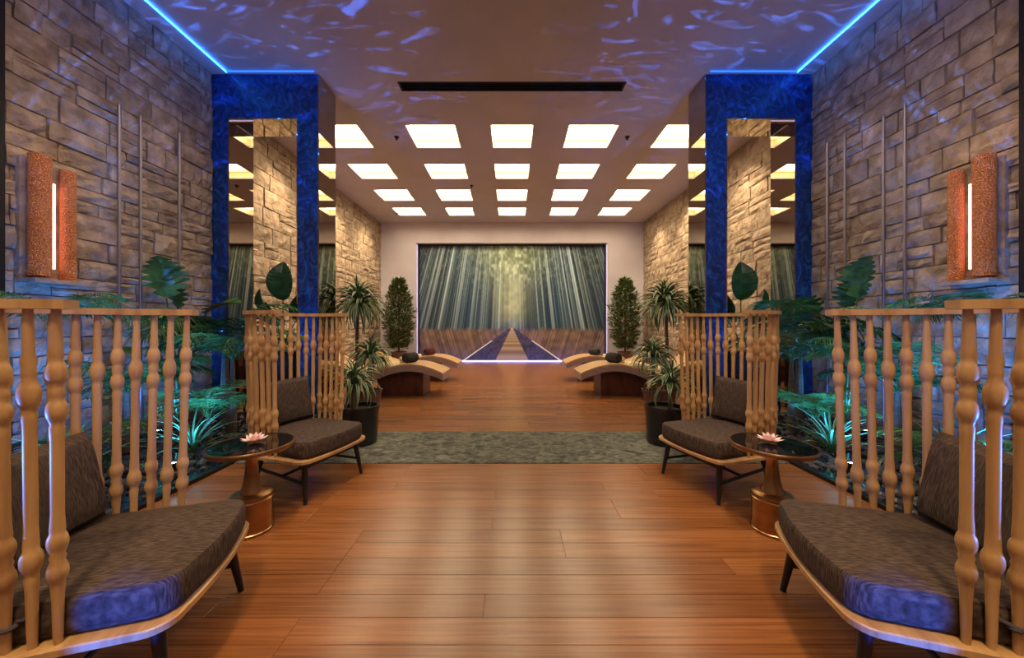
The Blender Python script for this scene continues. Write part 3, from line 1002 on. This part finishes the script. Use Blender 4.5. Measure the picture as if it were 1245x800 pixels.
# rear plants -------------------------------------------------------
for s in (-1, 1):
    sd = 'left' if s < 0 else 'right'
    # black round planter behind the far chair + dracaena
    t = thing('round_planter', 'round black planter behind the far %s chair' % sd, 'planter', (s*1.56, 3.62, 0))
    pot = mesh_obj('pot', lathe([(0.15, 0), (0.17, 0.02), (0.185, 0.30), (0.195, 0.36), (0.195, 0.385), (0.17, 0.385), (0.165, 0.33)], 28), M['pot_black'], t, smooth=True)
    mesh_obj('soil', lathe([(0.001, 0.345), (0.166, 0.345)], 20, False), M['soil'], pot)
    t = thing('striped_dracaena', 'striped spiky plant in the round black planter, %s side' % sd, 'plant', (s*1.62, 3.62, 0.345))
    mesh_obj('stem', lathe([(0.03, 0), (0.024, 0.16), (0.018, 0.27)], 8), M['bark'], t, smooth=True)
    tuft('', '', None, 84, 0.84, STRIPE, rn, stemh=0.25, emin=-0.6, emax=1.15, parent=t)
    # tall dracaena
    zt = 1.50
    t = thing('striped_dracaena', 'tallest striped dracaena on a bare cane, by the %s loungers' % sd, 'plant', (s*2.50, 5.75, 0.30))
    mesh_obj('stem', tube([(0, 0, 0), (0.02*s, 0, .6), (0, 0, zt-.3)], [.035, .03, .025], 8), M['bark'], t, smooth=True)
    tuft('', '', None, 170, 1.4, STRIPE, rn, stemh=zt-.30, emin=-0.6, emax=1.25, parent=t)
    t2 = thing('round_planter', 'brown clay pot under the tallest dracaena, %s side' % sd, 'planter', (s*2.50, 5.75, 0))
    pot = mesh_obj('pot', lathe([(0.14, 0), (0.19, 0.30), (0.205, 0.33), (0.18, 0.33), (0.17, 0.29)], 24), M['pot_brown'], t2, smooth=True)
    mesh_obj('soil', lathe([(0.001, 0.30), (0.172, 0.30)], 20, False), M['soil'], pot)
    # medium dracaena
    t = thing('striped_dracaena', 'mid-height striped dracaena leaning over the head of the near %s lounger' % sd, 'plant', (s*2.02, 5.05, 0.26))
    mesh_obj('stem', tube([(0, 0, 0), (0, 0, .5)], [.03, .022], 8), M['bark'], t, smooth=True)
    tuft('', '', None, 110, 0.98, STRIPE, rn, stemh=.48, emin=-0.6, emax=1.2, parent=t)
    t2 = thing('round_planter', 'brown clay pot under the mid-height dracaena, %s side' % sd, 'planter', (s*2.02, 5.05, 0))
    pot = mesh_obj('pot', lathe([(0.11, 0), (0.15, 0.26), (0.165, 0.29), (0.145, 0.29), (0.14, 0.26)], 24), M['pot_brown'], t2, smooth=True)
    mesh_obj('soil', lathe([(0.001, 0.26), (0.142, 0.26)], 20, False), M['soil'], pot)
    # narrow bush by the mural
    t = thing('columnar_bush', 'narrow bushy column plant beside the %s edge of the mural' % sd, 'plant', (s*3.55, 11.1, 0.35))
    mesh_obj('stem', lathe([(0.03, 0), (0.02, 2.0)], 8), M['bark'], t)
    V, F = [], []
    for k in range(4500):
        z = rn.uniform(0.15, 2.30)
        R = (0.42+0.10*math.sin(z*9+s)*math.sin(z*23))*math.sin(PI*min(1, (z+0.25)/2.65))**0.75*rn.uniform(.3, 1.08)
        a = rn.uniform(0, 2*PI)
        c = Vector((R*math.cos(a), R*math.sin(a), z))
        d = Vector((math.cos(a+rn.uniform(-.9, .9)), math.sin(a+rn.uniform(-.9, .9)), rn.uniform(-.3, 1.2))).normalized()*rn.uniform(.10, .17)
        sv = d.cross(Vector((rn.uniform(-1, 1), rn.uniform(-1, 1), 1))).normalized()*0.020
        k0 = len(V)
        V += [c, c+d*.5-sv, c+d, c+d*.5+sv]
        F.append((k0, k0+1, k0+2, k0+3))
    o = mesh_obj('foliage', (V, F), M['leaf_bush'], t)
    o['kind'] = 'stuff'
    t2 = thing('round_planter', 'brown clay pot under the narrow bush, %s of the mural' % sd, 'planter', (s*3.55, 11.1, 0))
    pot = mesh_obj('pot', lathe([(0.17, 0), (0.23, 0.36), (0.25, 0.39), (0.22, 0.39), (0.21, 0.35)], 24), M['pot_brown'], t2, smooth=True)
    mesh_obj('soil', lathe([(0.001, 0.352), (0.212, 0.352)], 20, False), M['soil'], pot)

# ------------------------------------------------------------------ loungers


def lounger_profile(x):
    """top height of the wave along the lounger, 0 = foot end, 2.1 = head"""
    return 0.40+0.155*math.sin(PI*min(x/1.15, 1.0))**0.9 if x < 1.15 else 0.40+0.34*((x-1.15)/0.95)**1.4-0.06*math.sin(PI*(x-1.15)/0.95)


def build_lounger(label, loc, rz):
    t = thing('wave_lounger', label, 'lounger', loc, rz, 'wave loungers by the mural')
    n = 30
    LN, WD, TH = 2.1, 0.68, 0.10
    V, F = [], []
    for i in range(n+1):
        x = LN*i/n
        zt = lounger_profile(x)
        V += [(x, 0, zt), (x, WD, zt), (x, WD, zt-0.025), (x, 0, zt-0.025)]
    for i in range(n):
        for k in range(4):
            j = (k+1) % 4
            F.append((i*4+k, i*4+j, (i+1)*4+j, (i+1)*4+k))
    F += [(0, 3, 2, 1), (n*4, n*4+1, n*4+2, n*4+3)]
    mesh_obj('deck', (V, F), M['lounger_top'], t)
    for y0, y1 in ((0.0, 0.05), (WD-.05, WD)):
        V = []
        for i in range(n+1):
            x = LN*i/n
            zt = lounger_profile(x)-0.025
            V += [(x, y0, zt), (x, y1, zt), (x, y1, zt-TH), (x, y0, zt-TH)]
        mesh_obj('side_rail', (V, F), M['lounger_side'], t)
    zt = lounger_profile(0)-.025
    mesh_obj('end_board', box(0.0, 0.03, 0.05, WD-.05, zt-TH, zt), M['lounger_side'], t)
    mesh_obj('plinth', bevel_box(0.36, 1.15, 0.10, WD-0.06, 0, 0.42, .01), M['lounger_base'], t)
    return t


for s in (-1, 1):
    sd = 'left' if s < 0 else 'right'
    for k, (X_, Y_) in enumerate(((1.16, 5.95), (1.16, 7.55))):
        nm = 'curved wooden lounger, %s side, %s' % (sd, 'nearer the camera' if k == 0 else 'nearer the mural')
        rz = 0.05
        t = build_lounger(nm, (s*X_, Y_, 0), 0)
        if s < 0:
            t.scale = (-1, 1, 1)
        # items
        xo = 0.62 if k == 0 else 0.66
        r = 0.088 if k == 0 else 0.075
        zt = lounger_profile(xo)+r
        mt = M['towel_red'] if (s < 0 and k == 1) else M['towel_dark']
        prof = [(0.001, -0.14), (r*.55, -0.14), (r*.9, -.125), (r, -.09), (r, .09), (r*.9, .125), (r*.55, .14), (r*.3, .13), (.001, .13)]
        o = mesh_obj('rolled_towel', lathe(prof, 20, False), mt, smooth=True)
        o.location = (s*(X_+xo), Y_+0.25, zt)
        o.rotation_euler = (PI/2, 0, s*0.5)
        tag(o, 'dark rolled towel on the %s lounger %s' % (sd, 'nearer the camera' if k == 0 else 'nearer the mural')
            if mt is M['towel_dark'] else 'burgundy rolled towel on the left lounger nearer the mural', 'towel')
        o = mesh_obj('head_cushion', bevel_box(-.20, .20, -.24, .24, -.055, .055, .05, 4), M['cream'], smooth=True)
        xo = 1.10
        o.location = (s*(X_+xo), Y_+0.34, lounger_profile(xo)+0.062)
        o.rotation_euler = (0, s*0.12, 0)
        tag(o, 'cream cushion on the %s lounger %s' % (sd, 'nearer the camera' if k == 0 else 'nearer the mural'), 'cushion')

# ------------------------------------------------------------------ spindle chairs


def spindle_profile(kind):
    # (fraction of height from the bottom, radius)
    if kind == 'double':
        beads = [(0.215, .0215, .036), (0.305, .0215, .038), (0.695, .0215, .040), (0.805, .0210, .044)]
    else:
        beads = [(0.26, .0225, .042), (0.745, .0225, .050)]
    P = []
    n = 96
    for i in range(n+1):
        t = i/n
        # shaft: slim at both ends, full in the middle and towards the beads
        r = 0.0092+0.0045*math.sin(PI*t)**0.55
        for c, R, hw in beads:
            q = abs(t-c)/hw
            if q < 1:
                r = max(r, R*math.sqrt(1-q*q*0.92))
            elif q < 2.2:
                r += (0.0022)*(1-(q-1)/1.2)
        P.append((r, t))
    # thin the profile: keep ~44 rings
    keep = [P[0]]
    for i in range(1, n):
        if i % 2 == 0 or abs(P[i+1][0]-2*P[i][0]+P[i-1][0]) > 0.0006:
            keep.append(P[i])
    keep.append(P[-1])
    return keep


SP = {k: make_mesh('spindle', lathe(spindle_profile(k), 14, True), M['oak'], True) for k in ('double', 'single')}
BH = 0.30      # top of the seat board
HW = 0.315


def arc_path(n, y0=0.27, hw=0.29, yb=0.70, grow=1.0, ext=0.0, m=400):
    """open U path in the seat plane, from the -x arm round the back to the +x arm"""
    ym = yb-hw*1.0
    pts = []
    for i in range(m+1):
        t = i/m
        L1 = ym-y0+ext
        Lc = PI*hw
        s_ = t*(2*L1+Lc)
        if s_ < L1:
            p = (-hw, y0-ext+s_)
        elif s_ < L1+Lc:
            a = (s_-L1)/hw
            p = (-hw*math.cos(a), ym+hw*math.sin(a))
        else:
            p = (hw, ym-(s_-L1-Lc))
        pts.append(p)
    c = (0, 0.42)
    pts = [((x-c[0])*grow+c[0], (y-c[1])*grow+c[1]) for x, y in pts]
    return [pts[round(i*m/(n-1))] for i in range(n)]


def seat_outline(inset=0.0, n=14, side=0.0):
    """closed rounded outline: front edge at y=0, round back"""
    pts = []
    hw = HW-inset-side
    r = 0.075
    y0 = inset
    # front edge bows forward slightly
    for i in range(9):
        t = -1+2*i/8
        pts.append((t*(hw-r), y0-0.02*(1-t*t)))
    for i in range(1, n//2+1):
        a = -PI/2+PI/2*i/(n//2)
        pts.append((hw-r+r*math.cos(a), y0+r+r*math.sin(a)))
    yb = 0.725-inset
    ym = yb-hw
    for i in range(0, 25):
        a = PI*i/24
        pts.append((hw*math.cos(a), ym+hw*math.sin(a)))
    for i in range(0, n//2):
        a = PI+PI/2*i/(n//2)
        pts.append((-(hw-r)+r*math.cos(a), y0+r+r*math.sin(a)))
    return pts


def ring_solid(rings):
    """rings = list of (outline, z) with equal counts, capped by fans"""
    V, F = [], []
    n = len(rings[0][0])
    for pts, z in rings:
        V += [(x, y, z) for x, y in pts]
    for j in range(len(rings)-1):
        for i in range(n):
            k = (i+1) % n
            F.append((j*n+i, j*n+k, (j+1)*n+k, (j+1)*n+i))
    F.append(tuple(reversed(range(n))))
    F.append(tuple((len(rings)-1)*n+i for i in range(n)))
    return V, F


def cushion_data(th=0.115):
    rings = []
    m = 8
    for i in range(m+1):
        a = -PI/2+PI*i/m
        ins = 0.001+0.020*(1-math.cos(a))**2.4
        z = BH+0.004+th/2+th/2*math.sin(a)
        rings.append((seat_outline(ins, side=0.035), z))
    # crown the top
    V, F = ring_solid(rings)
    F = F[:-1]
    n = len(rings[0][0])
    base = (len(rings)-1)*n
    prev = base
    for q, dz in ((0.75, .010), (0.45, .018), (0.12, .021)):
        k0 = len(V)
        for x, y in rings[-1][0]:
            V.append((x*q, (y-0.36)*q+0.36, rings[-1][1]+dz))
        for i in range(n):
            k = (i+1) % n
            F.append((prev+i, prev+k, k0+k, k0+i))
        prev = k0
    F.append(tuple(prev+i for i in range(n)))
    return V, F


def pillow_data():
    V, F = [], []
    W_, H_, T_ = 0.44, 0.35, 0.13
    nu, nv = 14, 12
    for sd in (-1, 1):
        for j in range(nv+1):
            for i in range(nu+1):
                u, v = -1+2*i/nu, -1+2*j/nv
                e = (1-abs(u)**4)*(1-abs(v)**4)
                th = T_/2*max(e, 0)**0.35
                x = u*W_/2*(1-0.03*(1-abs(v)))
                z = v*H_/2*(1-0.02*(1-abs(u)))
                bend = -0.10*u*u*W_
                V.append((x, sd*th+bend, z))
    m = (nu+1)*(nv+1)
    for sd in (0, 1):
        for j in range(nv):
            for i in range(nu):
                a = sd*m+j*(nu+1)+i
                q = (a, a+1, a+nu+2, a+nu+1)
                F.append(q if sd == 0 else tuple(reversed(q)))
    return V, F


def sweep_rect(path, w_, z0, z1):
    V, F = [], []
    n = len(path)
    for i, (x, y) in enumerate(path):
        a = Vector(path[max(i-1, 0)])
        b_ = Vector(path[min(i+1, n-1)])
        t = (b_-a).normalized()
        nn = Vector((-t.y, t.x))
        p = Vector((x, y))
        o_, i_ = p+nn*w_/2, p-nn*w_/2
        V += [(o_.x, o_.y, z0), (i_.x, i_.y, z0), (i_.x, i_.y, z1), (o_.x, o_.y, z1)]
    for i in range(n-1):
        for k in range(4):
            j = (k+1) % 4
            F.append((i*4+k, i*4+j, (i+1)*4+j, (i+1)*4+k))
    F += [(0, 3, 2, 1), tuple((n-1)*4+k for k in range(4))]
    return V, F


def build_chair(label, loc, rz, rail):
    t = thing('spindle_chair', label, 'chair', loc, rz, 'high-backed spindle lounge chairs')
    mesh_obj('seat_board', ring_solid([(seat_outline(0.012), BH-0.027), (seat_outline(0), BH-0.022), (seat_outline(0), BH-0.004), (seat_outline(0.004), BH)]),
             M['oak_flat'], t)
    cushion = mesh_obj('seat_cushion', cushion_data(), M['fabric'], t, smooth=True)
    p = mesh_obj('back_cushion', pillow_data(), M['fabric'], t, smooth=True)
    p.location = (0, 0.555, 0.60)
    p.rotation_euler = (-0.18, 0, 0)
    nS = 23
    bp_ = arc_path(nS)
    tp = arc_path(nS, grow=1.08)
    for k in range(nS):
        b0 = Vector((*bp_[k], BH))
        t0 = Vector((*tp[k], rail-0.02))
        o = mesh_obj('spindle', SP['double' if k % 2 == 0 else 'single'], parent=t)
        v = t0-b0
        o.rotation_euler = v.to_track_quat('Z', 'Y').to_euler()
        o.location = b0
        o.scale = (1, 1, v.length)
    mesh_obj('top_rail', sweep_rect(arc_path(49, grow=1.08, ext=0.03), 0.050, rail-0.026, rail), M['oak_flat'], t)
    # legs and stretchers
    feet = [(-.265, .035), (.265, .035), (-.20, .60), (.20, .60)]
    tops = [(-.235, .075), (.235, .075), (-.17, .54), (.17, .54)]
    for f, q in zip(feet, tops):
        mesh_obj('leg', tube([(f[0], f[1], 0), (q[0], q[1], BH-.03)], [.012, .021], 12), M['black_wood'], t, smooth=True)
    mesh_obj('apron', box(-.235, .235, .062, .088, BH-.075, BH-.027), M['black_wood'], t)
    mesh_obj('apron', box(-.165, .165, .53, .555, BH-.075, BH-.027), M['black_wood'], t)
    for sg in (-1, 1):
        mesh_obj('stretcher', tube([(sg*.25, .056, .13), (sg*.186, .57, .15)], .011, 8), M['black_wood'], t, smooth=True)
    mesh_obj('stretcher', tube([(-.218, .30, .14), (.218, .30, .14)], .011, 8), M['black_wood'], t, smooth=True)
    for k in (2, nS-3):
        b0 = Vector((*bp_[k], BH))
        v = Vector((*tp[k], rail))-b0
        c = b0+v*0.075
        ring = [(c.x+.017*math.cos(a*PI/8), c.y+.017*math.sin(a*PI/8), c.z+0.004*math.sin(a*PI/8)) for a in range(17)]
        ring += [(c.x*0.97, c.y-.03, c.z+.005), (c.x*.90, c.y-.035, c.z+.02)]
        mesh_obj('cushion_tie', tube(ring, .006, 6), M['tie'], cushion, smooth=True)
    return t


for s in (-1, 1):
    sd = 'left' if s < 0 else 'right'
    build_chair('brown-cushioned spindle chair nearest the camera on the %s' % sd, (s*1.115, 1.36, 0), -s*math.radians(107.2), 1.272)
    build_chair('brown-cushioned spindle chair on the %s, farther away, beside the black planter' % sd,
                (s*1.27, 2.61, 0), -s*math.radians(72.5), 1.305)

# ------------------------------------------------------------------ side tables and lotus flowers
for s in (-1, 1):
    sd = 'left' if s < 0 else 'right'
    t = thing('side_table', 'round black-glass bronze side table between the %s chairs' % sd, 'table', (s*1.53, 2.08, 0), 0, 'bronze side tables')
    mesh_obj('base', lathe([(.104, 0), (.108, .004), (.108, .012), (.104, .016), (.104, .180), (.108, .184), (.108, .190), (.102, .194), (.102, .202),
                            (.106, .206), (.104, .216), (.090, .223), (.055, .228)], 36), M['copper'], t, smooth=True)
    mesh_obj('neck', lathe([(.060, .227), (.058, .235), (.050, .25), (.040, .30), (.031, .37), (.029, .415), (.036, .425), (.036, .433), (.030, .438),
                            (.034, .455), (.060, .475), (.085, .482)], 30), M['copper'], t, smooth=True)
    mesh_obj('rim', lathe([(.200, .478), (.215, .482), (.220, .490), (.220, .502), (.216, .508), (.209, .508), (.209, .500)], 48), M['copper'], t, smooth=True)
    mesh_obj('glass_top', lathe([(.001, .500), (.2085, .500), (.2085, .505), (.001, .505)], 48, False), M['black_glass'], t)
    fl = thing('lotus_flower', 'pale pink lotus flower lying on the %s side table' % sd, 'flower', (s*1.53-s*0.0, 2.10, 0.506))
    V, F = [], []
    for i in range(6):
        tt = i/5
        wv = .030*math.sin(PI*(0.08+0.92*tt))**.8*.5+.0004
        x, z = .065*tt, .004+.030*tt*tt
        V += [(x, -wv, z+wv*.5), (x, 0, z), (x, wv, z+wv*.5)]
    for i in range(5):
        for k in (0, 1):
            F.append((i*3+k, (i+1)*3+k, (i+1)*3+k+1, i*3+k+1))
    pe = make_mesh('petal', (V, F), M['petal'], True)
    for ring, (n, el, q) in enumerate(((9, -.10, 1.05), (8, .35, .85), (6, .8, .6))):
        for k in range(n):
            put(pe, 'petal', fl, (0, 0, .003+.003*ring), 2*PI*(k+.5*ring)/n, el, 0, q)
    mesh_obj('flower_core', lathe([(.001, .004), (.010, .006), (.012, .016), (.001, .020)], 10, False), M['petal_core'], fl, smooth=True)
